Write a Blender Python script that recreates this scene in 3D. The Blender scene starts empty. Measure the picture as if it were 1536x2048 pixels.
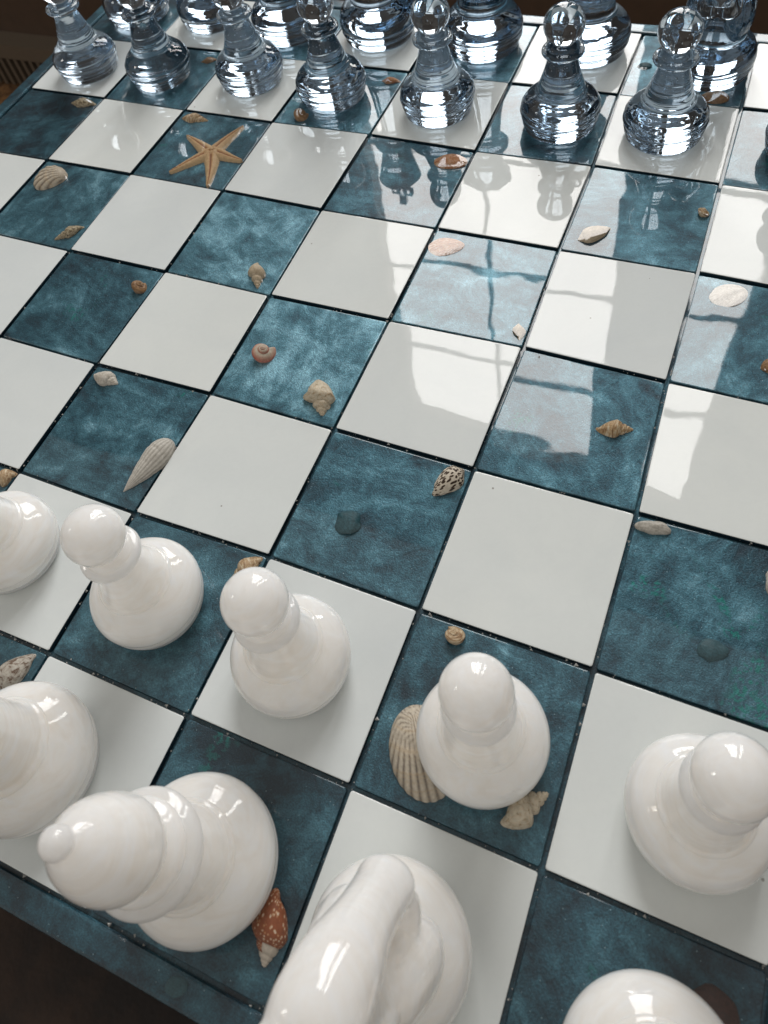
import bpy, bmesh, math, random
from mathutils import Matrix, Vector, noise

random.seed(7)
S = 0.05                                   # one chess square = 5 cm; builders work in squares
sc = bpy.context.scene
C = sc.collection
PI = math.pi

# ------------------------------------------------------------------ camera
cam_d = bpy.data.cameras.new('camera')
cam = bpy.data.objects.new('camera', cam_d)
C.objects.link(cam)
sc.camera = cam
cam_d.sensor_fit = 'HORIZONTAL'
cam_d.sensor_width = 36.0
cam_d.lens = 1615.23 / 1536 * 36
cam_d.shift_x = 24.17 / 1536
cam_d.shift_y = -228.7 / 1536
cam_d.clip_start = 0.005
cam_d.clip_end = 60
RX = (0.912777, 0.382411, -0.143529)
RY = (0.234949, -0.778996, -0.581347)
RZ = (-0.334122, 0.496918, -0.800896)
EYE = Vector((7.013677, 0.537618, 4.462652)) * S
cam.matrix_world = Matrix(((RX[0], -RY[0], -RZ[0], EYE.x),
                           (RX[1], -RY[1], -RZ[1], EYE.y),
                           (RX[2], -RY[2], -RZ[2], EYE.z), (0, 0, 0, 1)))
cam_d.dof.use_dof = True
cam_d.dof.focus_distance = 0.285
cam_d.dof.aperture_fstop = 36

# ------------------------------------------------------------------ world, lamps, exposure
WORLD = 0.43
LAMP_L = 8.8                               # radiance of the daylight in the window
world = bpy.data.worlds.new('World')
sc.world = world
world.use_nodes = True
bg = world.node_tree.nodes['Background']
bg.inputs['Color'].default_value = (1.0, 0.945, 0.87, 1)
bg.inputs['Strength'].default_value = WORLD
sc.view_settings.view_transform = 'Standard'
sc.view_settings.look = 'None'
sc.view_settings.exposure = 0.0
sc.view_settings.gamma = 1.0
cy = sc.cycles
cy.max_bounces = 16
cy.transmission_bounces = 14
cy.glossy_bounces = 6
cy.diffuse_bounces = 4
cy.sample_clamp_indirect = 6.0
cy.use_denoising = True
try:
    cy.denoiser = 'OPENIMAGEDENOISE'
except Exception:
    pass

WALL_Y = 24.0
WIN = [(-6.2, 3.8, 5.5, 34.2), (6.9, 9.1, 5.5, 36.0)]     # x0 x1 z0 z1 of the two openings, squares


def lamp(x0, x1, z0, z1):
    d = bpy.data.lights.new('window_light', 'AREA')
    d.shape = 'RECTANGLE'
    d.size = (x1 - x0) * S
    d.size_y = (z1 - z0) * S
    d.energy = LAMP_L * PI * d.size * d.size_y
    d.color = (1.0, 0.975, 0.95)
    o = bpy.data.objects.new('window_light', d)
    C.objects.link(o)
    o.location = ((x0 + x1) / 2 * S, (WALL_Y + 0.75) * S, (z0 + z1) / 2 * S)
    o.rotation_euler = (-PI / 2, 0, 0)


for w in WIN:
    lamp(*w)
# the small far window at the left of the room that glints on every ball
d = bpy.data.lights.new('side_window_light', 'AREA')
d.shape = 'RECTANGLE'
d.size, d.size_y = 0.34, 0.42
d.energy = 9.0 * PI * d.size * d.size_y
d.color = (1.0, 0.95, 0.88)
o = bpy.data.objects.new('side_window_light', d)
C.objects.link(o)
o.location = (-2.35, -0.80, 1.50)
o.rotation_euler = Vector((-2.35 - 0.3, -0.80 - 0.1, 1.45)).to_track_quat('Z', 'Y').to_euler()


# ------------------------------------------------------------------ node helpers
def new_mat(name):
    m = bpy.data.materials.new(name)
    m.use_nodes = True
    nt = m.node_tree
    return m, nt, nt.nodes['Principled BSDF']


def nd(nt, t, **kw):
    n = nt.nodes.new(t)
    for k, v in kw.items():
        if k in n.inputs:
            n.inputs[k].default_value = v
        else:
            setattr(n, k, v)
    return n


def ramp(nt, fac, stops):
    r = nt.nodes.new('ShaderNodeValToRGB')
    el = r.color_ramp.elements
    while len(el) < len(stops):
        el.new(0.5)
    for e, (p, c) in zip(el, stops):
        e.position = p
        e.color = (*c, 1) if len(c) == 3 else c
    nt.links.new(fac, r.inputs[0])
    return r.outputs['Color']


def mixc(nt, fac, a, b, mode='MIX'):
    m = nt.nodes.new('ShaderNodeMix')
    m.data_type = 'RGBA'
    m.blend_type = mode
    for sock, v in ((m.inputs[0], fac), (m.inputs[6], a), (m.inputs[7], b)):
        if isinstance(v, (int, float)):
            sock.default_value = v
        elif isinstance(v, tuple):
            sock.default_value = (*v, 1)
        else:
            nt.links.new(v, sock)
    return m.outputs[2]


def math_n(nt, op, a, b=0.0):
    m = nt.nodes.new('ShaderNodeMath')
    m.operation = op
    for i, v in enumerate((a, b)):
        if isinstance(v, (int, float)):
            m.inputs[i].default_value = v
        else:
            nt.links.new(v, m.inputs[i])
    return m.outputs[0]


def vec_obj(nt, spread=9.0):
    tc = nt.nodes.new('ShaderNodeTexCoord')
    oi = nt.nodes.new('ShaderNodeObjectInfo')
    sc_ = nt.nodes.new('ShaderNodeVectorMath')
    sc_.operation = 'MULTIPLY_ADD'
    nt.links.new(oi.outputs['Location'], sc_.inputs[0])
    sc_.inputs[1].default_value = (spread, spread, spread)
    nt.links.new(tc.outputs['Object'], sc_.inputs[2])
    return sc_.outputs[0]


def noise_n(nt, vec, scale, detail=2.0, rough=0.5, dist=0.0):
    n = nd(nt, 'ShaderNodeTexNoise', Scale=scale, Detail=detail, Roughness=rough, Distortion=dist)
    nt.links.new(vec, n.inputs['Vector'])
    return n.outputs['Fac']


def bump_n(nt, h, strength, distance, normal=None):
    b = nd(nt, 'ShaderNodeBump', Strength=strength, Distance=distance)
    nt.links.new(h, b.inputs['Height'])
    if normal is not None:
        nt.links.new(normal, b.inputs['Normal'])
    return b.outputs['Normal']


def film_bump(nt, vec, amount=1.0):
    """slow waves of the poured clear resin"""
    big = noise_n(nt, vec, 42, 1.0, 0.4, 0.3)
    small = noise_n(nt, vec, 420, 1.0, 0.4)
    n1 = bump_n(nt, big, 1.0, 0.00011 * amount)
    return bump_n(nt, small, 1.0, 0.0000016 * amount, n1)


# ------------------------------------------------------------------ materials
def pearl_material(name='pearl_resin'):
    m, nt, b = new_mat(name)
    v = vec_obj(nt)
    oi = nt.nodes.new('ShaderNodeObjectInfo')
    rot = nd(nt, 'ShaderNodeVectorRotate', rotation_type='Z_AXIS')
    nt.links.new(v, rot.inputs['Vector'])
    nt.links.new(math_n(nt, 'MULTIPLY', oi.outputs['Random'], 6.28), rot.inputs['Angle'])
    st = nd(nt, 'ShaderNodeMapping', Scale=(1.0, 0.26, 1.0))
    nt.links.new(rot.outputs[0], st.inputs['Vector'])
    sheen = nd(nt, 'ShaderNodeAttribute', attribute_name='sheen_tone', attribute_type='OBJECT')  # per-tile tone shift, reflected sheen painted into the pearl colour
    warp = nd(nt, 'ShaderNodeTexNoise', Scale=34.0, Detail=2.0)
    nt.links.new(v, warp.inputs['Vector'])
    wv = nt.nodes.new('ShaderNodeVectorMath')
    wv.operation = 'MULTIPLY_ADD'
    nt.links.new(warp.outputs['Color'], wv.inputs[0])
    wv.inputs[1].default_value = (0.03, 0.03, 0.0)
    nt.links.new(v, wv.inputs[2])
    cloud = noise_n(nt, v, 50, 4.0, 0.6, 0.3)
    flow = noise_n(nt, wv.outputs[0], 120, 9.0, 0.74, 0.2)
    streak = noise_n(nt, st.outputs[0], 190, 5.0, 0.65, 0.5)
    s1 = math_n(nt, 'ADD', math_n(nt, 'MULTIPLY', cloud, 0.40), math_n(nt, 'MULTIPLY', flow, 0.42))
    s2 = math_n(nt, 'ADD', s1, math_n(nt, 'MULTIPLY', streak, 0.24))
    s2 = math_n(nt, 'ADD', math_n(nt, 'MULTIPLY', s2, 1.25), -0.135)
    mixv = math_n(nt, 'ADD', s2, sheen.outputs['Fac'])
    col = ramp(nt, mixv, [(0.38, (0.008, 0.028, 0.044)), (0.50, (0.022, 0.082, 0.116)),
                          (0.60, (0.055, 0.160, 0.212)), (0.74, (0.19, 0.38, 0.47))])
    grain = noise_n(nt, v, 2300, 2.0, 0.6)
    col = mixc(nt, 0.6, col, ramp(nt, grain, [(0.36, (0.50, 0.50, 0.50)), (0.66, (1.55, 1.58, 1.58))]), 'MULTIPLY')
    gl = nd(nt, 'ShaderNodeAttribute', attribute_name='glitter', attribute_type='OBJECT')
    gm = math_n(nt, 'ADD', noise_n(nt, v, 36, 2.0, 0.5, 1.2), gl.outputs['Fac'])
    gmask = ramp(nt, gm, [(0.68, (0, 0, 0)), (0.76, (1, 1, 1))])
    gfine = ramp(nt, noise_n(nt, v, 800, 2.0), [(0.5, (0, 0, 0)), (0.58, (0.85, 0.85, 0.85))])
    col = mixc(nt, mixc(nt, 1.0, gmask, gfine, 'MULTIPLY'), col, (0.004, 0.16, 0.145))
    vor = nd(nt, 'ShaderNodeTexVoronoi', Scale=1900.0)
    nt.links.new(v, vor.inputs['Vector'])
    sp = nt.nodes.new('ShaderNodeSeparateColor')
    nt.links.new(vor.outputs['Color'], sp.inputs[0])
    fleck = math_n(nt, 'MULTIPLY', math_n(nt, 'GREATER_THAN', sp.outputs[0], 0.978),
                   math_n(nt, 'LESS_THAN', vor.outputs['Distance'], 0.22))
    col = mixc(nt, math_n(nt, 'MULTIPLY', fleck, 0.65), col, (0.38, 0.55, 0.62))
    nt.links.new(col, b.inputs['Base Color'])
    b.inputs['Metallic'].default_value = 0.45
    b.inputs['Roughness'].default_value = 0.44
    nb = bump_n(nt, flow, 1.0, 0.0004)
    nb = bump_n(nt, grain, 0.5, 0.00035, nb)
    nt.links.new(nb, b.inputs['Normal'])
    b.inputs['Coat Weight'].default_value = 1.0
    b.inputs['Coat Roughness'].default_value = 0.016
    b.inputs['Coat IOR'].default_value = 1.46
    nt.links.new(film_bump(nt, v), b.inputs['Coat Normal'])
    return m


def milk_tile_material():
    m, nt, b = new_mat('milk_resin_tile')
    v = vec_obj(nt)
    n = noise_n(nt, v, 30, 4.0, 0.55, 1.0)
    col = ramp(nt, n, [(0.3, (0.72, 0.768, 0.778)), (0.7, (0.762, 0.806, 0.808))])
    vor = nd(nt, 'ShaderNodeTexVoronoi', Scale=260.0)
    nt.links.new(v, vor.inputs['Vector'])
    spc = nt.nodes.new('ShaderNodeSeparateColor')
    nt.links.new(vor.outputs['Color'], spc.inputs[0])
    speck = math_n(nt, 'MULTIPLY', math_n(nt, 'GREATER_THAN', spc.outputs[0], 0.975),
                   math_n(nt, 'LESS_THAN', vor.outputs['Distance'], 0.10))
    col = mixc(nt, math_n(nt, 'MULTIPLY', speck, 0.7), col, (0.22, 0.20, 0.18))
    oi = nt.nodes.new('ShaderNodeObjectInfo')
    col = mixc(nt, 1.0, col, ramp(nt, oi.outputs['Random'], [(0.0, (0.95, 0.955, 0.96)), (1.0, (1.0, 0.995, 0.98))]), 'MULTIPLY')
    haze = noise_n(nt, v, 300, 4.0, 0.7, 1.5)
    col = mixc(nt, 0.12, col, ramp(nt, haze, [(0.35, (0.90, 0.90, 0.90)), (0.6, (1.03, 1.03, 1.03))]), 'MULTIPLY')
    nt.links.new(col, b.inputs['Base Color'])
    b.inputs['Roughness'].default_value = 0.5
    b.inputs['Specular IOR Level'].default_value = 0.0
    b.inputs['Coat Weight'].default_value = 1.0
    smear = noise_n(nt, v, 90, 5.0, 0.7, 2.5)
    cr = ramp(nt, smear, [(0.45, (0.010, 0.010, 0.010)), (0.72, (0.045, 0.045, 0.045))])
    nt.links.new(cr, b.inputs['Coat Roughness'])
    b.inputs['Coat IOR'].default_value = 1.43
    nt.links.new(film_bump(nt, v), b.inputs['Coat Normal'])
    return m


def milk_piece_material():
    m, nt, b = new_mat('milky_pearl_resin')
    tc = nt.nodes.new('ShaderNodeTexCoord')
    mp = nd(nt, 'ShaderNodeMapping', Scale=(1, 1, 3.2))
    nt.links.new(vec_obj(nt), mp.inputs['Vector'])
    n = noise_n(nt, mp.outputs[0], 55, 5.0, 0.6, 2.2)
    col = ramp(nt, n, [(0.3, (0.87, 0.83, 0.78)), (0.5, (0.92, 0.893, 0.855)), (0.7, (0.95, 0.943, 0.93))])
    nt.links.new(col, b.inputs['Base Color'])
    b.inputs['Subsurface Weight'].default_value = 1.0
    b.inputs['Subsurface Radius'].default_value = (1.0, 0.93, 0.86)
    b.inputs['Subsurface Scale'].default_value = 0.022
    b.inputs['Roughness'].default_value = 0.05
    b.inputs['IOR'].default_value = 1.5
    lathe_n = nd(nt, 'ShaderNodeMapping', Scale=(0.15, 0.15, 1))
    nt.links.new(tc.outputs['Object'], lathe_n.inputs['Vector'])
    h = noise_n(nt, lathe_n.outputs[0], 900, 1.0, 0.5)
    h2 = noise_n(nt, tc.outputs['Object'], 130, 1.0, 0.5)
    nb = bump_n(nt, h, 1.0, 0.00010)
    nt.links.new(bump_n(nt, h2, 1.0, 0.00009, nb), b.inputs['Normal'])
    return m


def clear_material():
    m, nt, b = new_mat('clear_resin')
    b.inputs['Base Color'].default_value = (0.97, 0.985, 1.0, 1)
    b.inputs['Transmission Weight'].default_value = 1.0
    b.inputs['Roughness'].default_value = 0.0
    b.inputs['IOR'].default_value = 1.52
    tc = nt.nodes.new('ShaderNodeTexCoord')
    lm = nd(nt, 'ShaderNodeMapping', Scale=(0.12, 0.12, 1))
    nt.links.new(tc.outputs['Object'], lm.inputs['Vector'])
    h = noise_n(nt, lm.outputs[0], 420, 2.0, 0.5)
    h2 = noise_n(nt, vec_obj(nt), 170, 2.0, 0.5)
    va = nd(nt, 'ShaderNodeVolumeAbsorption', Density=32.0)
    va.inputs['Color'].default_value = (0.18, 0.36, 0.50, 1)
    nt.links.new(va.outputs[0], nt.nodes['Material Output'].inputs['Volume'])
    nb = bump_n(nt, h, 1.0, 0.00008)
    nt.links.new(bump_n(nt, h2, 1.0, 0.00007, nb), b.inputs['Normal'])
    return m


def shell_material(name, stops, su=1.0, sv=1.0, scale=6.0, kind='noise', grow=0.0, gcol=(0.2, 0.15, 0.1), apex=None):
    """colours follow the growth of the shell (attributes pu, pv); the coat is the level resin film above it"""
    m, nt, b = new_mat(name)
    au = nd(nt, 'ShaderNodeAttribute', attribute_name='pu')
    av = nd(nt, 'ShaderNodeAttribute', attribute_name='pv')
    cx = nt.nodes.new('ShaderNodeCombineXYZ')
    nt.links.new(math_n(nt, 'MULTIPLY', au.outputs['Fac'], su), cx.inputs[0])
    nt.links.new(math_n(nt, 'MULTIPLY', av.outputs['Fac'], sv), cx.inputs[1])
    if kind == 'voronoi':
        t = nd(nt, 'ShaderNodeTexVoronoi', Scale=scale)
        nt.links.new(cx.outputs[0], t.inputs['Vector'])
        f = t.outputs['Distance']
    elif kind == 'u':
        f = au.outputs['Fac']
    elif kind == 'v':
        f = av.outputs['Fac']
    else:
        f = noise_n(nt, cx.outputs[0], scale, 3.0, 0.6, 0.6)
    col = ramp(nt, f, stops)
    if grow > 0:
        g = noise_n(nt, cx.outputs[0], 3.0, 3.0, 0.6)
        col = mixc(nt, math_n(nt, 'MULTIPLY', ramp(nt, g, [(0.48, (0, 0, 0)), (0.62, (1, 1, 1))]), grow), col, gcol)
    if apex:
        col = mixc(nt, math_n(nt, 'LESS_THAN', au.outputs['Fac'], apex[0]), col, apex[1])
    tc = nt.nodes.new('ShaderNodeTexCoord')
    fine = noise_n(nt, tc.outputs['Object'], 1100, 3.0, 0.6)
    col = mixc(nt, 0.5, col, ramp(nt, fine, [(0.3, (0.62, 0.60, 0.57)), (0.65, (1.12, 1.12, 1.12))]), 'MULTIPLY')
    nt.links.new(col, b.inputs['Base Color'])
    b.inputs['Roughness'].default_value = 0.55
    b.inputs['Specular IOR Level'].default_value = 0.25
    nt.links.new(bump_n(nt, fine, 0.5, 0.0003), b.inputs['Normal'])
    up = nd(nt, 'ShaderNodeCombineXYZ', X=0.0, Y=0.0, Z=1.0)
    b.inputs['Coat Weight'].default_value = 1.0
    b.inputs['Coat Roughness'].default_value = 0.02
    b.inputs['Coat IOR'].default_value = 1.53
    nt.links.new(up.outputs[0], b.inputs['Coat Normal'])
    return m


def plain(name, col, rough=0.6, noise_scale=None, col2=None, bump=0.0, detail=4.0):
    m, nt, b = new_mat(name)
    b.inputs['Roughness'].default_value = rough
    if noise_scale:
        tc = nt.nodes.new('ShaderNodeTexCoord')
        n = noise_n(nt, tc.outputs['Object'], noise_scale, detail, 0.65)
        nt.links.new(ramp(nt, n, [(0.35, col), (0.65, col2 or col)]), b.inputs['Base Color'])
        if bump:
            nt.links.new(bump_n(nt, n, 1.0, bump), b.inputs['Normal'])
    else:
        b.inputs['Base Color'].default_value = (*col, 1)
    return m


PEARL = pearl_material()
MILK_TILE = milk_tile_material()
MILK = milk_piece_material()
CLEAR = clear_material()
WALLM = plain('brown_paint', (0.060, 0.036, 0.022), 0.6, 40, (0.072, 0.043, 0.026), 0.0004)
CARPET = plain('brown_carpet', (0.05, 0.022, 0.008), 0.95, 55, (0.30, 0.15, 0.055), 0.006, 5.0)
METAL = plain('brown_metal', (0.12, 0.095, 0.07), 0.45)
DARKM = plain('dark_gap', (0.012, 0.010, 0.008), 0.8)
WOOD = plain('dark_wood', (0.008, 0.0035, 0.002), 0.75, 60, (0.030, 0.014, 0.007), 0.001)
BARM = plain('glazing_bar_paint', (0.03, 0.035, 0.045), 0.5)
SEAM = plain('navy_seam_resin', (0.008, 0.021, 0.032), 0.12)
DUSTM = plain('pale_resin_dust', (0.55, 0.55, 0.53), 0.7)


# ------------------------------------------------------------------ mesh helpers
def link(name, me, mat=None, parent=None, loc=(0, 0, 0)):
    o = bpy.data.objects.new(name, me)
    C.objects.link(o)
    if mat is not None and me is not None and not me.materials:
        me.materials.append(mat)
    if parent is not None:
        o.parent = parent
    o.location = loc
    return o


def tag(o, label=None, cat=None, group=None, kind=None):
    for k, v in (('label', label), ('category', cat), ('group', group), ('kind', kind)):
        if v:
            o[k] = v
    return o


def mesh(name, verts, faces, smooth=True, scale=S, attrs=None):
    me = bpy.data.meshes.new(name)
    me.from_pydata([(v[0] * scale, v[1] * scale, v[2] * scale) for v in verts], [], faces)
    if smooth:
        me.polygons.foreach_set('use_smooth', [True] * len(me.polygons))
    for an, vals in (attrs or {}).items():
        a = me.attributes.new(an, 'FLOAT', 'POINT')
        a.data.foreach_set('value', vals)
    me.update()
    return me


def boxes(name, bl):
    vs, fs = [], []
    for x0, x1, y0, y1, z0, z1 in bl:
        k = len(vs)
        vs += [(x0, y0, z0), (x1, y0, z0), (x1, y1, z0), (x0, y1, z0), (x0, y0, z1), (x1, y0, z1), (x1, y1, z1), (x0, y1, z1)]
        fs += [[k + i for i in f] for f in ((0, 3, 2, 1), (4, 5, 6, 7), (0, 1, 5, 4), (1, 2, 6, 5), (2, 3, 7, 6), (3, 0, 4, 7))]
    return mesh(name, vs, fs, False)


def spline(pts, n=5):
    """Catmull-Rom through (r, z); a doubled point makes a crease"""
    out = []
    P = [pts[0]] + list(pts) + [pts[-1]]
    for i in range(1, len(P) - 2):
        p0, p1, p2, p3 = P[i - 1], P[i], P[i + 1], P[i + 2]
        if abs(p1[0] - p2[0]) + abs(p1[1] - p2[1]) < 1e-6:
            continue
        for k in range(n):
            t = k / n
            q = []
            for a in range(2):
                q.append(0.5 * (2 * p1[a] + (p2[a] - p0[a]) * t + (2 * p0[a] - 5 * p1[a] + 4 * p2[a] - p3[a]) * t * t
                                + (3 * p1[a] - p0[a] - 3 * p2[a] + p3[a]) * t ** 3))
            out.append((max(q[0], 0.0), q[1]))
    out.append(pts[-1])
    return out


def lathe(prof, seg=96, mod=None):
    """closed surface of revolution; prof runs from the axis at the foot to the axis at the top"""
    vs, fs, rings = [], [], []
    for r, z in prof:
        if r < 1e-5:
            rings.append([len(vs)])
            vs.append((0, 0, z))
        else:
            ring = []
            for k in range(seg):
                a = 2 * PI * k / seg
                rr = r * (mod(a, r, z) if mod else 1.0)
                ring.append(len(vs))
                vs.append((rr * math.cos(a), rr * math.sin(a), z))
            rings.append(ring)
    for A, B in zip(rings, rings[1:]):
        if len(A) == 1 and len(B) == 1:
            continue
        for k in range(seg):
            k2 = (k + 1) % seg
            if len(A) == 1:
                fs.append((A[0], B[k2], B[k]))
            elif len(B) == 1:
                fs.append((A[k], A[k2], B[0]))
            else:
                fs.append((A[k], A[k2], B[k2], B[k]))
    return vs, fs


# ------------------------------------------------------------------ setting
FLOOR_Z = -14.0
floor = link('floor', boxes('floor', [(-90, 60, -60, WALL_Y, FLOOR_Z - 1, FLOOR_Z)]), CARPET)
tag(floor, kind='structure')
wl = []
(ax0, ax1, az0, az1), (bx0, bx1, bz0, bz1) = WIN
y0, y1 = WALL_Y, WALL_Y + 1.2
wl += [(-90, ax0, y0, y1, FLOOR_Z - 1, 52), (ax1, bx0, y0, y1, FLOOR_Z - 1, 52), (bx1, 60, y0, y1, FLOOR_Z - 1, 52),
       (ax0, ax1, y0, y1, FLOOR_Z - 1, az0), (ax0, ax1, y0, y1, az1, 52),
       (bx0, bx1, y0, y1, FLOOR_Z - 1, bz0), (bx0, bx1, y0, y1, bz1, 52)]
tag(link('wall', boxes('wall', wl), WALLM), kind='structure')
bars = [(-1.395, -1.245, y0 + 0.1, y0 + 0.3, az0, az1)]
for z in (15.0, 21.5, 28.0):
    bars.append((ax0, -1.395, y0 + 0.1, y0 + 0.3, z - 0.08, z + 0.08))
    bars.append((-1.245, ax1, y0 + 0.1, y0 + 0.3, z - 0.08, z + 0.08))
    bars.append((bx0, bx1, y0 + 0.1, y0 + 0.3, z - 0.10, z + 0.10))
tag(link('window_bars', boxes('window_bars', bars), BARM), kind='structure')

# side table that carries the board
table = tag(link('table', None, None, None, (4 * S, 0, FLOOR_Z * S)), 'dark brown table surface below the near edge of the board', 'table')
TH = -FLOOR_Z
link('tabletop', boxes('tabletop', [(-3.4, 5.0, -9.0, 7.2, TH - 1.0, TH - 0.4205)]), WOOD, table)
leg_me = boxes('table_leg', [(-0.45, 0.45, -0.45, 0.45, 0.0, TH - 1.0)])
for lx, ly in ((-2.6, -8.2), (4.2, -8.2), (-2.6, 6.4), (4.2, 6.4)):
    link('leg', leg_me, WOOD, table, (lx * S, ly * S, 0))

# baseboard heater at the foot of the wall
hx0, hx1, hz = -40.0, -15.0, FLOOR_Z
heater = tag(link('baseboard_heater', None, None, None, ((hx0 + hx1) / 2 * S, WALL_Y * S, hz * S)),
             'dim brown baseboard heater with upright fins along the dark wall', 'heater')
hw = (hx1 - hx0) / 2
link('cover', boxes('heater_cover', [(-hw, hw, -0.95, -0.003, 1.45, 2.1), (-hw, hw, -0.25, -0.003, 0.0, 1.45)]), METAL, heater)
fin_me = boxes('heater_fin', [(-0.09, 0.09, -0.9, -0.255, 0.12, 1.447)])
for k in range(60):
    link('fin', fin_me, METAL, heater, ((-hw + (k + 0.5) * 2 * hw / 60) * S, 0, 0))

# ------------------------------------------------------------------ board
OFF = {(0, 6): (0.02, 0.005), (1, 5): (-0.012, 0.014), (1, 6): (-0.002, 0.016), (2, 3): (0.021, -0.004), (2, 4): (0.003, -0.009),
       (2, 5): (-0.014, 0.016), (2, 6): (-0.003, 0.004), (3, 2): (-0.001, -0.001), (3, 3): (-0.007, -0.012), (3, 4): (0.003, -0.007),
       (3, 5): (-0.01, 0.012), (3, 6): (-0.014, 0.005), (4, 1): (0.004, 0.007), (4, 2): (-0.008, -0.012), (4, 3): (0.004, 0.003),
       (4, 4): (-0.007, -0.016), (4, 5): (-0.02, -0.007), (4, 6): (-0.008, 0.019), (5, 1): (-0.001, -0.001), (5, 2): (0.001, 0.008),
       (5, 3): (-0.001, -0.008), (5, 4): (0.001, -0.003), (5, 5): (0.002, 0.005), (5, 6): (0.003, -0.005), (5, 7): (0.003, -0.004),
       (6, 1): (-0.005, 0.0), (6, 2): (-0.004, -0.001), (6, 3): (-0.003, -0.016), (6, 4): (0.01, 0.02), (6, 5): (-0.005, 0.011),
       (6, 6): (0.006, 0.017), (6, 7): (-0.011, -0.001), (7, 1): (-0.005, -0.001), (7, 2): (-0.004, 0.001), (7, 3): (0.006, -0.01),
       (7, 4): (-0.012, 0.0), (7, 5): (0.002, 0.019), (7, 6): (0.002, 0.008), (7, 7): (0.008, -0.005), (6, 0): (0.008, 0.004)}


def corner(i, j):
    o = OFF.get((i, j), (0, 0))
    y = j + o[1]
    if j == 8:
        y -= 0.03
    return i + o[0], y


board = tag(link('chess_board', None, None, None, (4 * S, 4 * S, 0)),
            'glossy resin chess board of milky white and pearly teal tiles with embedded seashells', 'chess board')
BO = (4.0, 4.0)


def slab(poly_rings, zs, close_bottom=True):
    vs, fs = [], []
    n = len(poly_rings[0])
    for ring, z in zip(poly_rings, zs):
        for (x, y), zz in zip(ring, z if isinstance(z, (list, tuple)) else [z] * n):
            vs.append((x, y, zz))
    for r in range(len(poly_rings) - 1):
        for k in range(n):
            k2 = (k + 1) % n
            fs.append((r * n + k, r * n + k2, (r + 1) * n + k2, (r + 1) * n + k))
    L = len(poly_rings) - 1
    fs.append(tuple(L * n + k for k in range(n)))
    if close_bottom:
        fs.append(tuple(reversed(range(n))))
    return vs, fs


def tile_mesh(i, j, gap, lower):
    cx, cy_ = i + 0.5, j + 0.5
    P = [corner(i, j), corner(i + 1, j), corner(i + 1, j + 1), corner(i, j + 1)]
    P = [(x - cx, y - cy_) for x, y in P]
    dz = [random.uniform(-0.0022, 0.0022) for _ in range(3)]

    def ring(inset, rad):
        # inset every corner toward the middle and round it
        out = []
        for k in range(4):
            x, y = P[k]
            sx, sy = (1 if x > 0 else -1), (1 if y > 0 else -1)
            x, y = x - sx * inset, y - sy * inset
            a0 = math.atan2(sy, sx) - PI / 4
            ox, oy = x - sx * rad, y - sy * rad
            for t in (0, 0.5, 1):
                a = a0 + t * PI / 2
                out.append((ox + rad * math.cos(a), oy + rad * math.sin(a)))
        return out

    def zz(r, base):
        return [base + dz[0] + dz[1] * x * 2 + dz[2] * y * 2 for x, y in r]
    R = [ring(gap, 0.014), ring(gap, 0.014), ring(gap + 0.0015, 0.014), ring(gap + 0.004, 0.014), ring(gap + 0.009, 0.014)]
    zs = [[-0.16] * 12, zz(R[1], -0.005 - lower), zz(R[2], -0.002 - lower), zz(R[3], -0.0005 - lower), zz(R[4], -lower)]
    vs, fs = slab(R, zs)
    me = mesh('tile', vs, fs, True)
    me.polygons[len(fs) - 2].use_smooth = False
    return me


# the poured tray under and around the tiles
B0, B1, BT = -0.16, 8.14, -0.42
tray = []
fr_v, fr_f = [], []


def frame_mesh():
    outer = [(B0, B0), (B1, B0), (B1, B1), (B0, B1)]
    inner = [(-0.008, -0.008), (8.008, -0.008), (8.008, 7.982), (-0.008, 7.982)]

    def sh(p, d):
        return [(x + (d if x < 4 else -d), y + (d if y < 4 else -d)) for x, y in p]
    rings = [(outer, BT), (outer, -0.03), (sh(outer, 0.006), -0.012), (sh(outer, 0.018), -0.003), (sh(outer, 0.035), 0.0),
             (sh(inner, -0.02), 0.0), (sh(inner, -0.008), -0.003), (inner, -0.014), (inner, -0.045)]
    vs, fs = [], []
    for p, z in rings:
        vs += [(x - BO[0], y - BO[1], z) for x, y in p]
    for r in range(len(rings) - 1):
        for k in range(4):
            k2 = (k + 1) % 4
            fs.append((4 * r + k, 4 * r + k2, 4 * r + 4 + k2, 4 * r + 4 + k))
    L = 4 * (len(rings) - 1)
    fs.append((L, L + 1, L + 2, L + 3))
    fs.append((3, 2, 1, 0))
    return mesh('frame', vs, fs, False)


link('frame', frame_mesh(), PEARL, board)['sheen_tone'] = -0.07

TILE = {}
SHEEN_TONE = {(4, 3): 0.10, (3, 4): 0.07, (1, 4): 0.03, (3, 2): 0.02, (5, 2): 0.0, (7, 2): -0.01, (6, 1): -0.03, (4, 1): -0.02, (5, 0): -0.06,
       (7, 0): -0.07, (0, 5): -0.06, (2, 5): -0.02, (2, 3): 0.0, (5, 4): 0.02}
LOWER = 0.012
for j in range(8):
    for i in range(8):
        white = (i + j) % 2 == 0
        me = tile_mesh(i, j, 0.0115, 0.0 if white else LOWER)
        TILE[(i, j)] = link('white_tile' if white else 'blue_tile', me, MILK_TILE if white else PEARL, board,
                            ((i + 0.5 - BO[0]) * S, (j + 0.5 - BO[1]) * S, 0))
        if white:
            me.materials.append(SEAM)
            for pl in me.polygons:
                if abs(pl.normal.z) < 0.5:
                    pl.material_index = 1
        TILE[(i, j)]['sheen_tone'] = SHEEN_TONE.get((i, j), random.uniform(-0.03, 0.02))
        TILE[(i, j)]['glitter'] = {(7, 2): 0.13, (2, 3): 0.05}.get((i, j), 0.0)

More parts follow.
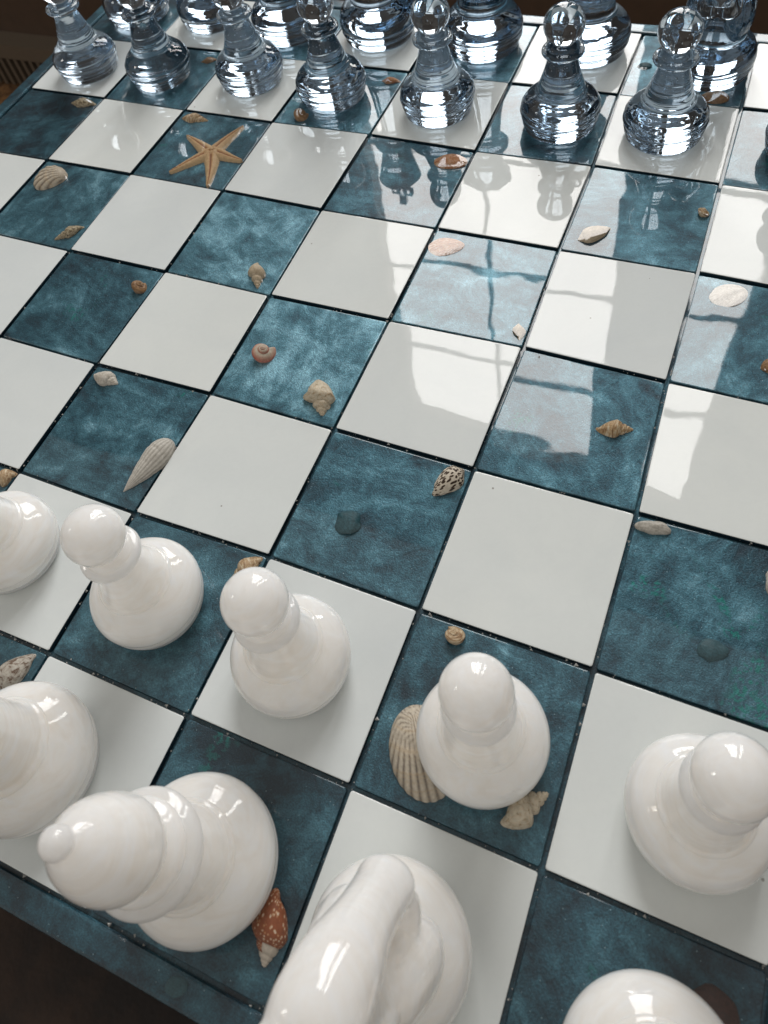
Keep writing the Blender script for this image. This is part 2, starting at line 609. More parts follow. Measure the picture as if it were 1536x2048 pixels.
# crumbs of resin along the joints
dv, df = [], []
for _ in range(800):
    t = random.random()
    if random.random() < 0.5:
        x, y = random.randint(2, 8), random.uniform(0, 4.6)
        x += random.gauss(0, 0.012)
    else:
        x, y = random.uniform(2.5, 8), random.choice((0, 1, 1, 2, 2, 3, 3, 4))
        y += random.gauss(0, 0.012)
    r = random.choice((0.003, 0.004, 0.005, 0.008, 0.011)) * random.uniform(0.6, 1.2)
    z = -0.024 + random.uniform(0, 0.012)
    a = random.uniform(0, PI)
    k = len(dv)
    for q in range(3):
        dv.append((x + r * math.cos(a + q * 2.1) * random.uniform(0.5, 1.3) - BO[0], y + r * math.sin(a + q * 2.1) - BO[1], z))
    dv.append((x - BO[0], y - BO[1], z + r))
    df += [(k, k + 1, k + 3), (k + 1, k + 2, k + 3), (k + 2, k, k + 3), (k + 2, k + 1, k)]
tag(link('joint_dust', mesh('joint_dust', dv, df, False), DUSTM, board), kind='stuff')


# ------------------------------------------------------------------ shells
def spiral_shell(L, W, turns=5.0, ratio=1.62, spire=0.42, taper=0.55, knob=0.0, nknob=9, rib=0.0, nrib=14, start=0.0,
                 nphi=22, per=30, flat=1.0, rough=0.05, sq=1.0):
    """true coiled shell: a whorl section swept along a growing spiral; axis = +x, apex at +L/2"""
    H = L * (spire + (1 - spire) * 0.30)
    hu, hd = H - spire * L, L - H
    rc, ra = 0.20 * W, 0.30 * W
    nt_ = int(turns * per)
    bexp = math.log(ratio) / (2 * PI)
    vs, fs, pu, pv = [], [], [], []
    for q in range(nt_ + 1):
        th = 2 * PI * turns * q / nt_
        s = math.exp(-bexp * (2 * PI * turns - th))
        ang = start + th
        for k in range(nphi):
            ph = 2 * PI * k / nphi
            c, sn = math.cos(ph), math.sin(ph)
            if c >= 0:
                ax = H * s - hu * s * c * 1.25
                rr = rc + ra * sn
            else:
                ax = H * s - hd * s * c
                sh = 1 - abs(c) ** 1.3 * taper
                rr = (rc * sh + ra * sn * (1 - 0.30 * abs(c)))
            sn = math.copysign(abs(sn) ** sq, sn)
            m = 1 + rib * math.cos(nrib * th) * (0.5 + 0.5 * sn)
            if knob:
                w = max(0.0, math.cos(ph - 0.75)) ** 6
                m += knob * w * max(0.0, math.cos(nknob * th)) ** 1.5
            rr *= s * m * (1 + rough * noise.noise(Vector((th * 1.3, 4.0 * math.cos(ph), 4.0 * math.sin(ph) + L * 50))))
            vs.append((L / 2 - ax, rr * math.cos(ang), rr * math.sin(ang) * flat))
            pu.append(th / (2 * PI))
            pv.append(k / nphi)
    for q in range(nt_):
        for k in range(nphi):
            k2 = (k + 1) % nphi
            a = q * nphi
            fs.append((a + k, a + nphi + k, a + nphi + k2, a + k2))
    fs.append(tuple(range(nphi)))
    last = nt_ * nphi
    vs.append((sum(vs[last + k][0] for k in range(nphi)) / nphi, sum(vs[last + k][1] for k in range(nphi)) / nphi * 0.8,
               sum(vs[last + k][2] for k in range(nphi)) / nphi * 0.8))
    pu.append(turns)
    pv.append(0.5)
    for k in range(nphi):
        fs.append((last + k, len(vs) - 1, last + (k + 1) % nphi))
    return mesh('seashell', vs, fs, True, S, {'pu': pu, 'pv': pv})


def horn_shell(L, W):
    """smooth pointed cone with fine lengthwise ribs and two slanting growth seams; tip toward +x"""
    vs, fs, pu, pv = [], [], [], []
    NT, NA = 46, 72
    for q in range(NT + 1):
        t = q / NT
        r = W / 2 * (1 - (1 - t) ** 1.9)
        if t > 0.60:
            r *= math.sqrt(max(0.02, 1 - ((t - 0.60) / 0.405) ** 2))
        for k in range(NA):
            a = 2 * PI * k / NA
            g = 1 + 0.022 * math.cos(20 * a)
            for c in (0.24, 0.46, 0.70):
                g -= 0.06 * math.exp(-((t - c - 0.035 * math.sin(a)) / 0.014) ** 2)
            vs.append((L / 2 - t * L, r * g * math.cos(a) + 0.05 * W * math.sin(t * PI), r * g * math.sin(a)))
            pu.append(t * 5)
            pv.append(0.5 + 0.5 * math.cos(20 * a))
    for q in range(NT):
        for k in range(NA):
            k2 = (k + 1) % NA
            fs.append((q * NA + k, q * NA + k2, (q + 1) * NA + k2, (q + 1) * NA + k))
    fs.append(tuple(NT * NA + k for k in range(NA)))
    return mesh('seashell', vs, fs, True, S, {'pu': pu, 'pv': pv})


def bivalve(L, W, H, ribs=24, amp=0.012, narrow=0.3, rings=16, seg=120):
    """ribbed valve, hinge toward +x"""
    vs, fs, pu, pv = [(0, 0, H)], [], [0.0], [0.5]
    hx = 1.18
    for r in range(1, rings + 1):
        rho = (r / rings) ** 0.8
        for k in range(seg):
            a = 2 * PI * k / seg
            u, v = rho * math.cos(a), rho * math.sin(a)
            al = math.atan2(v, hx - u)
            d = math.hypot(v, hx - u) / (1 + hx)
            z = H * max(0.0, 1 - rho ** 2.2) ** 0.62 * (1 + 0.25 * u)
            rb = math.cos(ribs * al)
            e = 1 + 0.004 * rb * (1 if u < 0.5 else 0)
            z += amp * rb * min(1, d * 1.6) * (1 - 0.35 * rho) * (1 if rho > 0.02 else 0)
            z += 0.006 * math.sin(d * 34) * (1 - rho) * H * 6
            vs.append((u * L / 2 * e, v * W / 2 * (1 - narrow * u) * e, z - (0.03 if r == rings else 0)))
            pu.append(d)
            pv.append(0.5 + 0.5 * rb)
    pu[0], pv[0] = pu[1], 0.5
    for k in range(seg):
        fs.append((0, 1 + k, 1 + (k + 1) % seg))
    for r in range(rings - 1):
        for k in range(seg):
            k2 = (k + 1) % seg
            a = 1 + r * seg
            fs.append((a + k, a + seg + k, a + seg + k2, a + k2))
    return mesh('seashell', vs, fs, True, S, {'pu': pu, 'pv': pv})


def pebble(L, W, H, seed=0, lump=0.12):
    vs, fs, pu, pv = [], [], [], []
    nu, nv = 28, 14
    for q in range(nv + 1):
        t = PI * q / nv
        for k in range(nu):
            a = 2 * PI * k / nu
            d = Vector((math.sin(t) * math.cos(a), math.sin(t) * math.sin(a), math.cos(t)))
            m = 1 + lump * noise.noise(d * 1.4 + Vector((seed * 3.7, 0, 0)))
            vs.append((d.x * L / 2 * m, d.y * W / 2 * m, d.z * H * m))
            pu.append(d.x + 1)
            pv.append(d.y + 1)
    for q in range(nv):
        for k in range(nu):
            k2 = (k + 1) % nu
            fs.append((q * nu + k, (q + 1) * nu + k, (q + 1) * nu + k2, q * nu + k2))
    return mesh('pebble', vs, fs, True, S, {'pu': pu, 'pv': pv})


def starfish(arms):
    """arms: (dx, dy) of each tip from the middle"""
    vs, fs, pu, pv = [], [], [], []
    for n_, (dx, dy) in enumerate(arms):
        L = math.hypot(dx, dy)
        ux, uy = dx / L, dy / L
        base = len(vs)
        NT, NC = 40, 11
        for q in range(NT + 1):
            t = q / NT
            hw_ = 0.076 * (1 - t) ** 0.9 + 0.018
            if t > 0.95:
                hw_ *= max(0.25, 1 - ((t - 0.95) / 0.05) ** 2 * 0.7)
            bend = 0.012 * math.sin(t * 3 + n_ * 2)
            for k in range(NC):
                c = -1 + 2 * k / (NC - 1)
                e = 1.0
                if abs(c) == 1:
                    e = 1.0 + (0.16 if q % 2 else -0.06) * random.uniform(0.6, 1.2)
                w = c * hw_ * e + bend
                g = abs(c)
                h = 0.052 * (1 - 0.45 * t)
                z = h * (1 - g ** 2.4) - 0.014 * math.exp(-(c / 0.16) ** 2) * (1 - 0.4 * t)
                if g == 1:
                    z = -0.02
                z += 0.003 * random.uniform(-1, 1)
                vs.append((ux * t * L - uy * w, uy * t * L + ux * w, z))
                pu.append(t)
                pv.append(g)
        for q in range(NT):
            for k in range(NC - 1):
                a = base + q * NC + k
                fs.append((a, a + NC, a + NC + 1, a + 1))
        fs.append(tuple(base + NT * NC + k for k in reversed(range(NC))))
    return mesh('starfish', vs, fs, True, S, {'pu': pu, 'pv': pv})


cream = (0.56, 0.47, 0.34)
SH = {
    'olive': shell_material('olive_speckle', [(0.36, (0.10, 0.075, 0.045)), (0.5, (0.34, 0.28, 0.18)), (0.65, (0.52, 0.46, 0.33))], 6, 7, 3),
    'tan': shell_material('tan_bands', [(0.35, (0.20, 0.105, 0.045)), (0.5, (0.45, 0.31, 0.17)), (0.62, (0.62, 0.53, 0.38))], 3, 9, 2),
    'cream': shell_material('cream_shell', [(0.3, (0.38, 0.31, 0.21)), (0.6, cream)], 5, 4, 2),
    'white': shell_material('white_shell', [(0.3, (0.50, 0.46, 0.39)), (0.6, (0.66, 0.63, 0.57))], 5, 4, 2, grow=0.25),
    'spot': shell_material('dark_spots', [(0.36, (0.040, 0.026, 0.018)), (0.46, (0.12, 0.08, 0.05)), (0.54, (0.66, 0.60, 0.50))], 34, 24, 1, 'voronoi'),
    'red': shell_material('red_brown_net', [(0.20, (0.72, 0.62, 0.50)), (0.33, (0.50, 0.24, 0.09)), (0.46, (0.25, 0.065, 0.018))], 36, 30, 1, 'voronoi', 0.6, (0.26, 0.075, 0.025), (3.75, (0.56, 0.50, 0.42))),
    'pink': shell_material('pink_spiral', [(0.05, (0.50, 0.44, 0.35)), (0.22, (0.48, 0.13, 0.09)), (0.36, (0.56, 0.38, 0.28)), (0.75, (0.46, 0.40, 0.31))], kind='v', grow=0.35, gcol=(0.18, 0.16, 0.12)),
    'brown': shell_material('brown_shell', [(0.3, (0.13, 0.065, 0.03)), (0.6, (0.33, 0.20, 0.10))], 4, 5, 2),
    'orange': shell_material('orange_shell', [(0.3, (0.28, 0.085, 0.03)), (0.5, (0.46, 0.20, 0.08)), (0.66, (0.62, 0.48, 0.34))], 3, 3, 2),
    'wine': shell_material('wine_pebble', [(0.3, (0.022, 0.007, 0.005)), (0.7, (0.06, 0.02, 0.012))], 3, 3, 2),
    'teal': shell_material('teal_pebble', [(0.3, (0.010, 0.05, 0.065)), (0.7, (0.03, 0.10, 0.125))], 3, 3, 2),
    'grey': shell_material('grey_pebble', [(0.3, (0.36, 0.34, 0.30)), (0.7, (0.58, 0.56, 0.51))], 3, 3, 2),
    'rib': shell_material('ribbed_cream', [(0.02, (0.17, 0.14, 0.11)), (0.3, (0.42, 0.37, 0.30)), (0.8, (0.58, 0.52, 0.42))], kind='v', su=5, sv=0.1, grow=0.35, gcol=(0.50, 0.36, 0.20)),
    'ribpale': shell_material('pale_ribs', [(0.02, (0.36, 0.34, 0.30)), (0.4, (0.52, 0.50, 0.455)), (0.9, (0.62, 0.60, 0.55))], kind='v', su=2, sv=0.2, grow=0.2, gcol=(0.45, 0.42, 0.36)),
    'mottle': shell_material('grey_mottle', [(0.38, (0.14, 0.085, 0.055)), (0.46, (0.36, 0.32, 0.27)), (0.62, (0.52, 0.49, 0.43))], 9, 11, 2),
    'star': shell_material('starfish_skin', [(0.0, (0.15, 0.055, 0.025)), (0.10, (0.36, 0.18, 0.08)), (0.2, (0.50, 0.32, 0.16)), (0.26, (0.52, 0.35, 0.19)), (1.0, (0.56, 0.42, 0.25))], kind='v'),
    'knob': shell_material('knobby_cream', [(0.3, (0.30, 0.22, 0.13)), (0.45, (0.60, 0.53, 0.40)), (0.8, (0.68, 0.63, 0.52))], 9, 8, 2, grow=0.25, gcol=(0.45, 0.22, 0.06)),
}


def put(name, me, mat, x, y, z, ang, label, tile=None, roll=0.0, pitch=0.0):
    i, j = tile if tile else (int(x), int(y))
    t = TILE.get((i, j))
    par = t if t else board
    px, py = (i + 0.5, j + 0.5) if t else BO
    o = link(name, me, mat, par, ((x - px) * S, (y - py) * S, (z - LOWER) * S))
    o.rotation_euler = (Matrix.Rotation(math.radians(ang), 3, 'Z') @ Matrix.Rotation(math.radians(pitch), 3, 'Y')
                        @ Matrix.Rotation(math.radians(roll), 3, 'X')).to_euler()
    tag(o, label)
    return o


# coiled shells: apex end, other end (board coordinates), width, style
def coil(A, B, W, mat, label, tile=None, z=0.0, roll=200, **kw):
    L = math.hypot(A[0] - B[0], A[1] - B[1])
    ang = math.degrees(math.atan2(A[1] - B[1], A[0] - B[0]))
    put('seashell', spiral_shell(L, W, **kw), SH[mat], (A[0] + B[0]) / 2, (A[1] + B[1]) / 2, z, ang, label, tile, roll)


coil((0.654, 5.875), (0.984, 5.885), 0.15, 'olive', 'small olive speckled shell behind the leftmost clear pawn', (0, 5), spire=0.4)
coil((2.344, 5.900), (2.02, 5.902), 0.14, 'tan', 'small banded tan shell above the starfish', (2, 5), spire=0.45)
coil((1.760, 4.059), (1.965, 4.285), 0.13, 'olive', 'striped olive brown pointed shell below the cream fan shell', (1, 4), spire=0.5, rib=0.05, ratio=1.5)
coil((3.863, 4.02), (3.725, 4.30), 0.17, 'cream', 'cream pointed shell standing at the corner of its tile', (3, 4), spire=0.5, ratio=1.6)
coil((4.88, 3.06), (4.741, 3.372), 0.245, 'knob', 'knobby cream shell with small brown marks', (4, 3), spire=0.42, knob=0.28, nknob=5.5, taper=0.30, ratio=1.7, rough=0.16)
coil((3.27, 2.875), (3.02, 2.912), 0.15, 'white', 'small white whorled shell tucked in a tile corner', (3, 2), spire=0.35, rib=0.05, nrib=9)
put('seashell', horn_shell(0.48, 0.22), SH['ribpale'], 3.882, 2.33, 0.0, -104, 'long pale ribbed cone shell with its point toward the white pawns', (3, 2), 20)
coil((3.80, 0.70), (3.955, 0.98), 0.21, 'mottle', 'speckled shell beside the big white dome at the left edge', (3, 0), spire=0.22, z=-0.01, sq=0.8)
coil((4.838, 1.77), (4.985, 1.985), 0.17, 'tan', 'speckled tan shell behind the round head of a white pawn', (4, 1), spire=0.4)
coil((5.94, 2.965), (5.785, 2.735), 0.185, 'spot', 'black and white spotted cone shell', (5, 2), spire=0.2, taper=0.35, sq=0.7)
coil((6.873, 3.571), (6.631, 3.516), 0.145, 'tan', 'brown banded spindle shell by the window reflection', (6, 3), spire=0.42)
coil((5.914, 4.23), (5.955, 4.08), 0.11, 'cream', 'tiny pale shell at the edge of the brightest tile', (5, 4), spire=0.4)
coil((6.10, 5.145), (6.335, 5.315), 0.17, 'cream', 'pale blunt shell washed by the window reflection', (6, 5), spire=0.22, taper=0.25, sq=0.7)
coil((6.945, 1.345), (6.745, 1.125), 0.185, 'knob', 'pointed cream whelk beside the foot of a white pawn', (6, 1), spire=0.50, knob=0.13, nknob=9.3, ratio=1.6, taper=0.5, rough=0.05)
coil((5.925, 0.137), (5.862, 0.47), 0.215, 'red', 'red brown netted cone shell beside the white bishop', (5, 0), spire=0.38, taper=0.35, sq=0.7)
coil((2.87, 1.86), (3.0, 1.97), 0.16, 'tan', 'mottled shell cut off at the left edge of the photo', (2, 1), spire=0.4)
coil((1.72, 6.79), (1.91, 6.85), 0.10, 'brown', 'small brown shell left of the third clear pawn', (1, 6), spire=0.4)
coil((3.778, 6.82), (3.98, 6.83), 0.10, 'orange', 'small brown banded shell left of a clear pawn', (3, 6), spire=0.3)
# snails seen from above
for x, y, d, mat, tile, pitch, ang, lab in (
        (4.205, 3.437, 0.235, 'pink', (4, 3), -72, 20, 'round snail shell with a red spiral'),
        (2.872, 3.765, 0.19, 'brown', (2, 3), -55, 40, 'small round tan shell near the tile edge'),
        (3.215, 6.14, 0.21, 'brown', (3, 6), -60, 10, 'blurred brown shell in front of a clear pawn'),
        (6.235, 1.905, 0.175, 'tan', (6, 1), -62, 100, 'small tan snail shell behind a white pawn'),
        (6.92, 5.64, 0.14, 'tan', (6, 5), -60, 60, 'small tan round shell at the edge of a dark reflection')):
    put('seashell', spiral_shell(d * 0.75, d, turns=4, ratio=2.2, spire=0.26, taper=0.3, start=4.6), SH[mat], x, y, 0.005, ang, lab, tile, 40, pitch)
# fans and clams
put('seashell', bivalve(0.34, 0.33, 0.085, 30, 0.004, 0.30), SH['rib'], 1.205, 4.79, -0.005, 18, 'cream fan shell with fine ribs', (1, 4))
put('seashell', bivalve(0.50, 0.36, 0.10, 54, 0.003, 0.02), SH['rib'], 6.285, 1.29, -0.01, 125, 'large ribbed grey cream cockle half under a white pawn', (6, 1))
put('seashell', bivalve(0.30, 0.18, 0.06, 12, 0.004, 0.1), SH['orange'], 4.84, 5.815, -0.005, 10, 'rust orange clam shell among reflections of the clear pieces', (4, 5))
put('seashell', bivalve(0.30, 0.20, 0.05, 10, 0.003, 0.3), SH['orange'], 5.15, 4.835, -0.01, 20, 'pale orange clam washed out by the window reflection', (5, 4))
put('seashell', bivalve(0.28, 0.21, 0.05, 9, 0.008, 0.1), SH['white'], 7.235, 4.86, -0.01, 35, 'pale ribbed clam under the bright reflection near the right edge', (7, 4))
put('seashell', bivalve(0.24, 0.17, 0.06, 8, 0.003, 0.1), SH['brown'], 6.78, 7.10, -0.005, 5, 'brown and white shell in front of the clear knight', (6, 7))
# pebbles
for x, y, L, W, H, mat, tile, ang, lab in (
        (5.372, 2.378, 0.17, 0.165, 0.035, 'teal', (5, 2), 0, 'round teal pebble coated with blue resin'),
        (7.545, 2.315, 0.15, 0.12, 0.028, 'teal', (7, 2), 20, 'dark sunken pebble in the swirled tile'),
        (7.115, 2.925, 0.20, 0.085, 0.045, 'grey', (7, 2), 12, 'oblong white pebble at the tile edge'),
        (7.60, 4.315, 0.16, 0.12, 0.04, 'brown', (7, 4), 20, 'brown pebble cut by the right edge'),
        (7.82, 2.80, 0.16, 0.20, 0.05, 'grey', (7, 2), 20, 'pale shell fragment cut by the right edge'),
        (7.80, 0.735, 0.24, 0.22, 0.06, 'wine', (7, 0), 20, 'dark wine coloured pebble behind the white dome'),
        (6.118, 7.466, 0.12, 0.10, 0.02, 'teal', (6, 7), 10, 'faint dark pebble beside the clear knight')):
    put('pebble', pebble(L, W, H, x, 0.25), SH[mat], x, y, 0.0, ang, lab, tile)
put('pebble', pebble(0.11, 0.085, 0.012, 3), SH['teal'], 5.574, -0.075, 0.012, 20, 'faint pebble in the blue rim', (9, 9))
ST = (2.631, 5.457)
put('starfish', starfish([(0.114, 0.42), (-0.39, 0.165), (-0.275, -0.34), (0.19, -0.435), (0.345, -0.03)]), SH['star'],
    ST[0], ST[1], 0.0, 0, 'small dried tan starfish with five thin arms', (2, 5))

# ------------------------------------------------------------------ chess pieces
FOOT = [(0, 0), (0.27, 0), (0.27, 0), (0.292, 0.010), (0.306, 0.034), (0.298, 0.056), (0.298, 0.056), (0.316, 0.072), (0.325, 0.098),
        (0.318, 0.124), (0.318, 0.124), (0.330, 0.142), (0.333, 0.176), (0.324, 0.222), (0.300, 0.268), (0.262, 0.306), (0.228, 0.330),
        (0.215, 0.339), (0.215, 0.339), (0.216, 0.349), (0.210, 0.361), (0.198, 0.370), (0.198, 0.370)]


def ball(zc, r, a0=-62, a1=90, n=9):
    return [(max(0.0, r * math.cos(math.radians(a0 + (a1 - a0) * k / n))), zc + r * math.sin(math.radians(a0 + (a1 - a0) * k / n)))
            for k in range(n + 1)]


def foot(sr, sz):
    return [(r * sr, z * sz) for r, z in FOOT]


PAWN = FOOT + [(0.184, 0.41), (0.160, 0.48), (0.136, 0.56), (0.118, 0.632), (0.114, 0.655), (0.114, 0.655), (0.150, 0.668), (0.169, 0.686),
               (0.170, 0.702), (0.160, 0.717), (0.134, 0.728), (0.134, 0.728), (0.128, 0.742), (0.112, 0.757), (0.112, 0.757)] + ball(0.915, 0.163, -58)
BISHOP = foot(1.13, 1.12) + [(0.214, 0.48), (0.186, 0.58), (0.160, 0.68), (0.148, 0.745), (0.148, 0.745), (0.20, 0.76), (0.240, 0.785), (0.250, 0.815),
                             (0.238, 0.843), (0.200, 0.865), (0.200, 0.865), (0.206, 0.89), (0.196, 0.92), (0.156, 0.95), (0.140, 0.965), (0.140, 0.965),
                             (0.178, 1.01), (0.198, 1.08), (0.200, 1.15), (0.184, 1.25), (0.150, 1.35), (0.100, 1.435), (0.056, 1.485), (0.046, 1.497), (0.046, 1.497)] \
    + ball(1.542, 0.060, -45)
ROOK = foot(1.10, 1.15) + [(0.205, 0.52), (0.18, 0.66), (0.17, 0.82), (0.17, 0.90), (0.17, 0.90), (0.23, 0.93), (0.24, 0.96), (0.235, 1.2), (0.235, 1.2),
                           (0.17, 1.2), (0.17, 1.2), (0.165, 1.1), (0.165, 1.1), (0, 1.1)]
QUEEN = foot(1.14, 1.2) + [(0.20, 0.56), (0.165, 0.75), (0.142, 0.95), (0.135, 1.10), (0.135, 1.10), (0.20, 1.12), (0.225, 1.15), (0.20, 1.18), (0.16, 1.20),
                           (0.16, 1.20), (0.17, 1.30), (0.205, 1.46), (0.265, 1.60), (0.265, 1.60), (0.225, 1.605), (0.18, 1.60), (0.10, 1.67), (0.05, 1.70), (0.05, 1.70)] \
    + ball(1.75, 0.06, -45)
KING = foot(1.16, 1.2) + [(0.205, 0.56), (0.17, 0.78), (0.15, 1.0), (0.142, 1.2), (0.142, 1.2), (0.21, 1.22), (0.235, 1.25), (0.21, 1.28), (0.165, 1.30),
                          (0.165, 1.30), (0.175, 1.42), (0.215, 1.60), (0.25, 1.76), (0.25, 1.76), (0.20, 1.80), (0.10, 1.84), (0, 1.85)]


def crown(a, r, z):
    return 1 + (0.07 * max(0.0, math.cos(8 * a)) if 1.5 < z < 1.62 and r > 0.2 else 0)


def ripple(prof, amp):
    """turning marks round the bulb"""
    return [(r + amp * math.sin(2 * PI * z / 0.052) * (1 if r > 0.2 and 0.02 < z < 0.24 else 0), z) for r, z in prof]


def piece_mesh(prof, mod=None, extra=None, amp=0.0):
    vs, fs = lathe(ripple(spline(prof, 5), amp), 96, mod)
    if extra:
        for x0, x1, y0, y1, z0, z1 in extra:
            k = len(vs)
            vs += [(x0, y0, z0), (x1, y0, z0), (x1, y1, z0), (x0, y1, z0), (x0, y0, z1), (x1, y0, z1), (x1, y1, z1), (x0, y1, z1)]
            fs += [tuple(k + i for i in f) for f in ((0, 3, 2, 1), (4, 5, 6, 7), (0, 1, 5, 4), (1, 2, 6, 5), (2, 3, 7, 6), (3, 0, 4, 7))]
    return mesh('piece', vs, fs, True)


def knight_mesh():
    """horse head looking along +y, grown out of the turned foot; welded by the remesh modifier"""
    vs, fs = lathe(spline(foot(1.10, 1.12) + [(0.16, 0.44), (0, 0.46)], 4), 72)

    def tube(path, n=28):
        base = len(vs)
        for q, (y, z, rx, rt, dy, dz) in enumerate(path):
            l = math.hypot(dy, dz)
            ny, nz = -dz / l, dy / l
            for k in range(n):
                a = 2 * PI * k / n
                c, s_ = math.cos(a), math.sin(a)
                vs.append((rx * c, y + ny * rt * s_, z + nz * rt * s_))
        for q in range(len(path) - 1):
            for k in range(n):
                k2 = (k + 1) % n
                a = base + q * n
                fs.append((a + k, a + k2, a + n + k2, a + n + k))
        fs.append(tuple(base + k for k in reversed(range(n))))
        fs.append(tuple(base + (len(path) - 1) * n + k for k in range(n)))

    def smooth_path(p, n=6):
        out = []
        Q = [p[0]] + p + [p[-1]]
        for i in range(1, len(Q) - 2):
            for k in range(n):
                t = k / n
                out.append(tuple(0.5 * (2 * Q[i][a] + (Q[i + 1][a] - Q[i - 1][a]) * t
                                        + (2 * Q[i - 1][a] - 5 * Q[i][a] + 4 * Q[i + 1][a] - Q[i + 2][a]) * t * t
                                        + (3 * Q[i][a] - Q[i - 1][a] - 3 * Q[i + 1][a] + Q[i + 2][a]) * t ** 3) for a in range(len(p[0]))))
        out.append(p[-1])
        full = []
        for i, q in enumerate(out):
            a, b = out[max(0, i - 1)], out[min(len(out) - 1, i + 1)]
            full.append((*q, b[0] - a[0], b[1] - a[1]))
        return full
    # neck and crest
    tube(smooth_path([(0.02, 0.36, 0.21, 0.23), (-0.03, 0.58, 0.195, 0.215), (-0.08, 0.82, 0.185, 0.205), (-0.10, 1.05, 0.165, 0.19),
                      (-0.07, 1.24, 0.145, 0.165), (0.0, 1.36, 0.12, 0.12)]))
    # head from the poll to the muzzle
    tube(smooth_path([(-0.12, 1.38, 0.15, 0.10), (-0.02, 1.34, 0.162, 0.15), (0.09, 1.23, 0.150, 0.155), (0.20, 1.07, 0.118, 0.13),
                      (0.28, 0.93, 0.112, 0.105), (0.33, 0.84, 0.115, 0.098), (0.355, 0.79, 0.09, 0.07)]))
    # ears and mane locks on both sides
    for sx in (-1, 1):
        b0 = len(vs)
        tube(smooth_path([(-0.10, 1.34, 0.08, 0.08), (-0.13, 1.45, 0.07, 0.06), (-0.15, 1.54, 0.03, 0.03)]), 14)
        for k in range(b0, len(vs)):
            x, y, z = vs[k]
            vs[k] = (x + sx * (0.075 + 0.1 * (z - 1.36)), y, z)
        for path, off in (
                ([(0.32, 0.90, 0.03, 0.03), (0.27, 0.76, 0.07, 0.07), (0.17, 0.70, 0.09, 0.10), (0.06, 0.78, 0.09, 0.12), (-0.02, 0.92, 0.04, 0.05)], (0.075, 0.0)),
                ([(0.10, 0.40, 0.06, 0.08), (0.08, 0.52, 0.12, 0.16), (0.02, 0.66, 0.12, 0.17), (-0.05, 0.82, 0.09, 0.14), (-0.08, 0.98, 0.03, 0.06)], (0.13, 0.05)),
                ([(-0.16, 1.28, 0.02, 0.03), (-0.20, 1.10, 0.045, 0.05), (-0.17, 0.92, 0.05, 0.05), (-0.21, 0.74, 0.045, 0.05), (-0.18, 0.56, 0.02, 0.03)], (0.11, 0.06)),
                ([(-0.06, 1.22, 0.015, 0.02), (-0.10, 1.04, 0.035, 0.045), (-0.05, 0.88, 0.035, 0.045), (-0.11, 0.70, 0.015, 0.02)], (0.165, 0.03))):
            b0 = len(vs)
            tube(smooth_path(path), 16)
            for k in range(b0, len(vs)):
                x, y, z = vs[k]
                vs[k] = (x + sx * (off[0] + off[1] * max(0.0, 1.0 - z)), y, z)
    return mesh('knight', vs, fs, True)


CLEAR_ME = {'pawn': piece_mesh(PAWN, None, None, 0.0045), 'bishop': piece_mesh(BISHOP, None, None, 0.005), 'rook': piece_mesh(ROOK, None, None, 0.005),
            'queen': piece_mesh(QUEEN, crown, None, 0.005)}
ME = {'pawn': piece_mesh(PAWN), 'bishop': piece_mesh(BISHOP), 'rook': piece_mesh(ROOK), 'queen': piece_mesh(QUEEN, crown),
      'king': piece_mesh(KING, None, [(-0.04, 0.04, -0.035, 0.035, 1.82, 2.16), (-0.13, -0.04, -0.034, 0.034, 1.95, 2.04), (0.04, 0.13, -0.034, 0.034, 1.95, 2.04)]),
      'knight': knight_mesh()}


def piece(kind, x, y, mat, label, group=None, rz=0.0, tilt=(0, 0)):
    me = (CLEAR_ME.get(kind, ME[kind]) if mat is CLEAR else ME[kind]).copy()
    o = link(kind, me, mat, None, (x * S, y * S, 0.0))
    o.rotation_euler = (math.radians(tilt[0]), math.radians(tilt[1]), rz)
    if (int(x) + int(y)) % 2:
        o.location.z = -LOWER * S + 0.00008
    else:
        o.location.z = 0.00014
    tag(o, label, 'chess ' + kind, group)
    if kind == 'knight':
        r = o.modifiers.new('weld', 'REMESH')
        r.mode = 'VOXEL'
        r.voxel_size = 0.009 * S
        r.use_smooth_shade = True
        s_ = o.modifiers.new('soften', 'SMOOTH')
        s_.iterations = 4
        s_.factor = 0.5
    return o


fv, ff = [], []
for _ in range(46):
    if random.random() < 0.6:
        d = Vector((random.gauss(0, 1), random.gauss(0, 1), random.gauss(0, 1))).normalized() * 0.13 * random.random() ** 0.4
        p = d + Vector((0, 0, 0.915))
    else:
        a, r, z = random.uniform(0, 6.28), random.uniform(0.01, 0.085), random.uniform(0.40, 0.66)
        p = Vector((r * math.cos(a), r * math.sin(a), z))
    k = len(fv)
    q = random.choice((0.0016, 0.002, 0.0026, 0.0038))
    fv += [tuple(p + Vector(o_) * q) for o_ in ((1, 0, 0), (-1, 0, 0), (0, 1, 0), (0, -1, 0), (0, 0, 1), (0, 0, -1))]
    ff += [tuple(k + i for i in t) for t in ((0, 2, 4), (2, 1, 4), (1, 3, 4), (3, 0, 4), (2, 0, 5), (1, 2, 5), (3, 1, 5), (0, 3, 5))]
FLECK_ME = mesh('fleck', fv, ff, True)
FLECK_ME.materials.append(plain('bright_fleck', (0.85, 0.87, 0.9), 0.3))
GW, GC = 'white pawns lined up on the near side', 'clear pawns lined up on the far side'
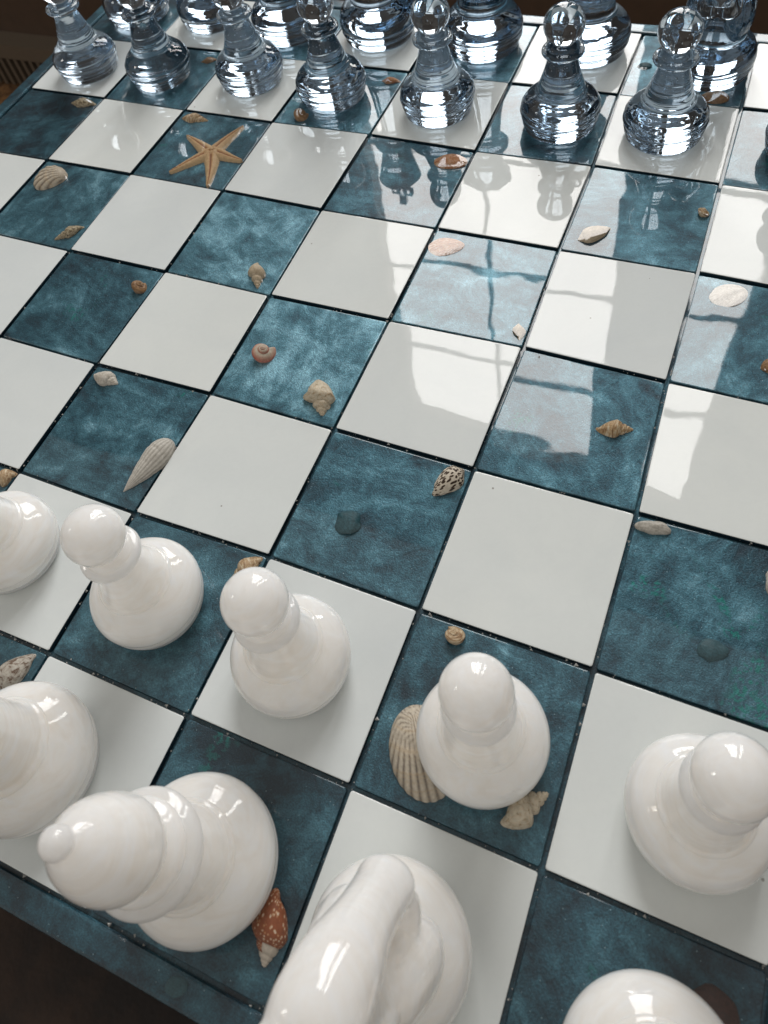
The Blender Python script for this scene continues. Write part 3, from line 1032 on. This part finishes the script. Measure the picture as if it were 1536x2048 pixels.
for x, y, lab in (
        (3.384, 1.487, 'white pawn cut by the left edge of the photo, only its bulbous foot in view'),
        (4.466, 1.510, 'whole white pawn on the teal tile farthest left'),
        (5.458, 1.472, 'white pawn on a white tile with a speckled shell behind its head'),
        (6.564, 1.442, 'white pawn on the teal tile with the large ribbed cockle and the whelk'),
        (7.593, 1.480, 'white pawn on a white tile at the right edge of the photo')):
    piece('pawn', x, y, MILK, lab, GW, random.uniform(0, 6))
for n_, (x, y, lab) in enumerate((
        (0.548, 6.432, 'leftmost clear pawn, on the white tile at the board edge'),
        (1.446, 6.480, 'second clear pawn from the left, on a teal tile'),
        (2.484, 6.575, 'third clear pawn from the left, on the white tile behind the starfish'),
        (3.412, 6.502, 'fourth clear pawn from the left, on a teal tile with a brown shell in front'),
        (4.490, 6.481, 'fifth clear pawn from the left, on a white tile behind the rust orange clam'),
        (5.597, 6.503, 'clear pawn on a teal tile, third from the right edge of the photo'),
        (6.460, 6.517, 'large clear pawn on a white tile in front of the clear knight'),
        (7.560, 6.520, 'clear pawn cut off by the right edge of the photo'))):
    pw = piece('pawn', x, y, CLEAR, lab, GC, random.uniform(0, 6))
    tag(link('bubbles', FLECK_ME, None, pw), kind='stuff')
piece('king', 4.341, 0.472, MILK, 'big white king at the left edge, only its round foot in view', tilt=(0, 0))
piece('bishop', 5.479, 0.445, MILK, 'white bishop with a small knob on its pointed dome, beside the red brown shell', tilt=(5.0, -0.5))
piece('knight', 6.464, 0.475, MILK, 'white knight seen from above at the bottom of the photo', tilt=(10.0, 0))
piece('rook', 7.59, 0.455, MILK, 'white rook at the bottom right corner, only its round foot in view', tilt=(5, 0))
piece('rook', 0.50, 7.52, CLEAR, 'clear rook at the far left corner behind the clear pawns')
piece('knight', 1.476, 7.555, CLEAR, 'clear knight behind the second and third clear pawns from the left', rz=PI)
piece('bishop', 2.458, 7.490, CLEAR, 'clear bishop on a teal tile behind the third and fourth clear pawns from the left')
piece('king', 3.468, 7.555, CLEAR, 'clear king on a white tile left of the clear queen')
piece('queen', 4.561, 7.559, CLEAR, 'clear queen on a teal tile between the fifth and sixth clear pawns')
piece('bishop', 5.555, 7.62, CLEAR, 'clear bishop on a white tile near the far edge of the board')
piece('knight', 6.658, 7.471, CLEAR, 'clear knight on the far right teal tile with the brown and white shell', rz=PI)
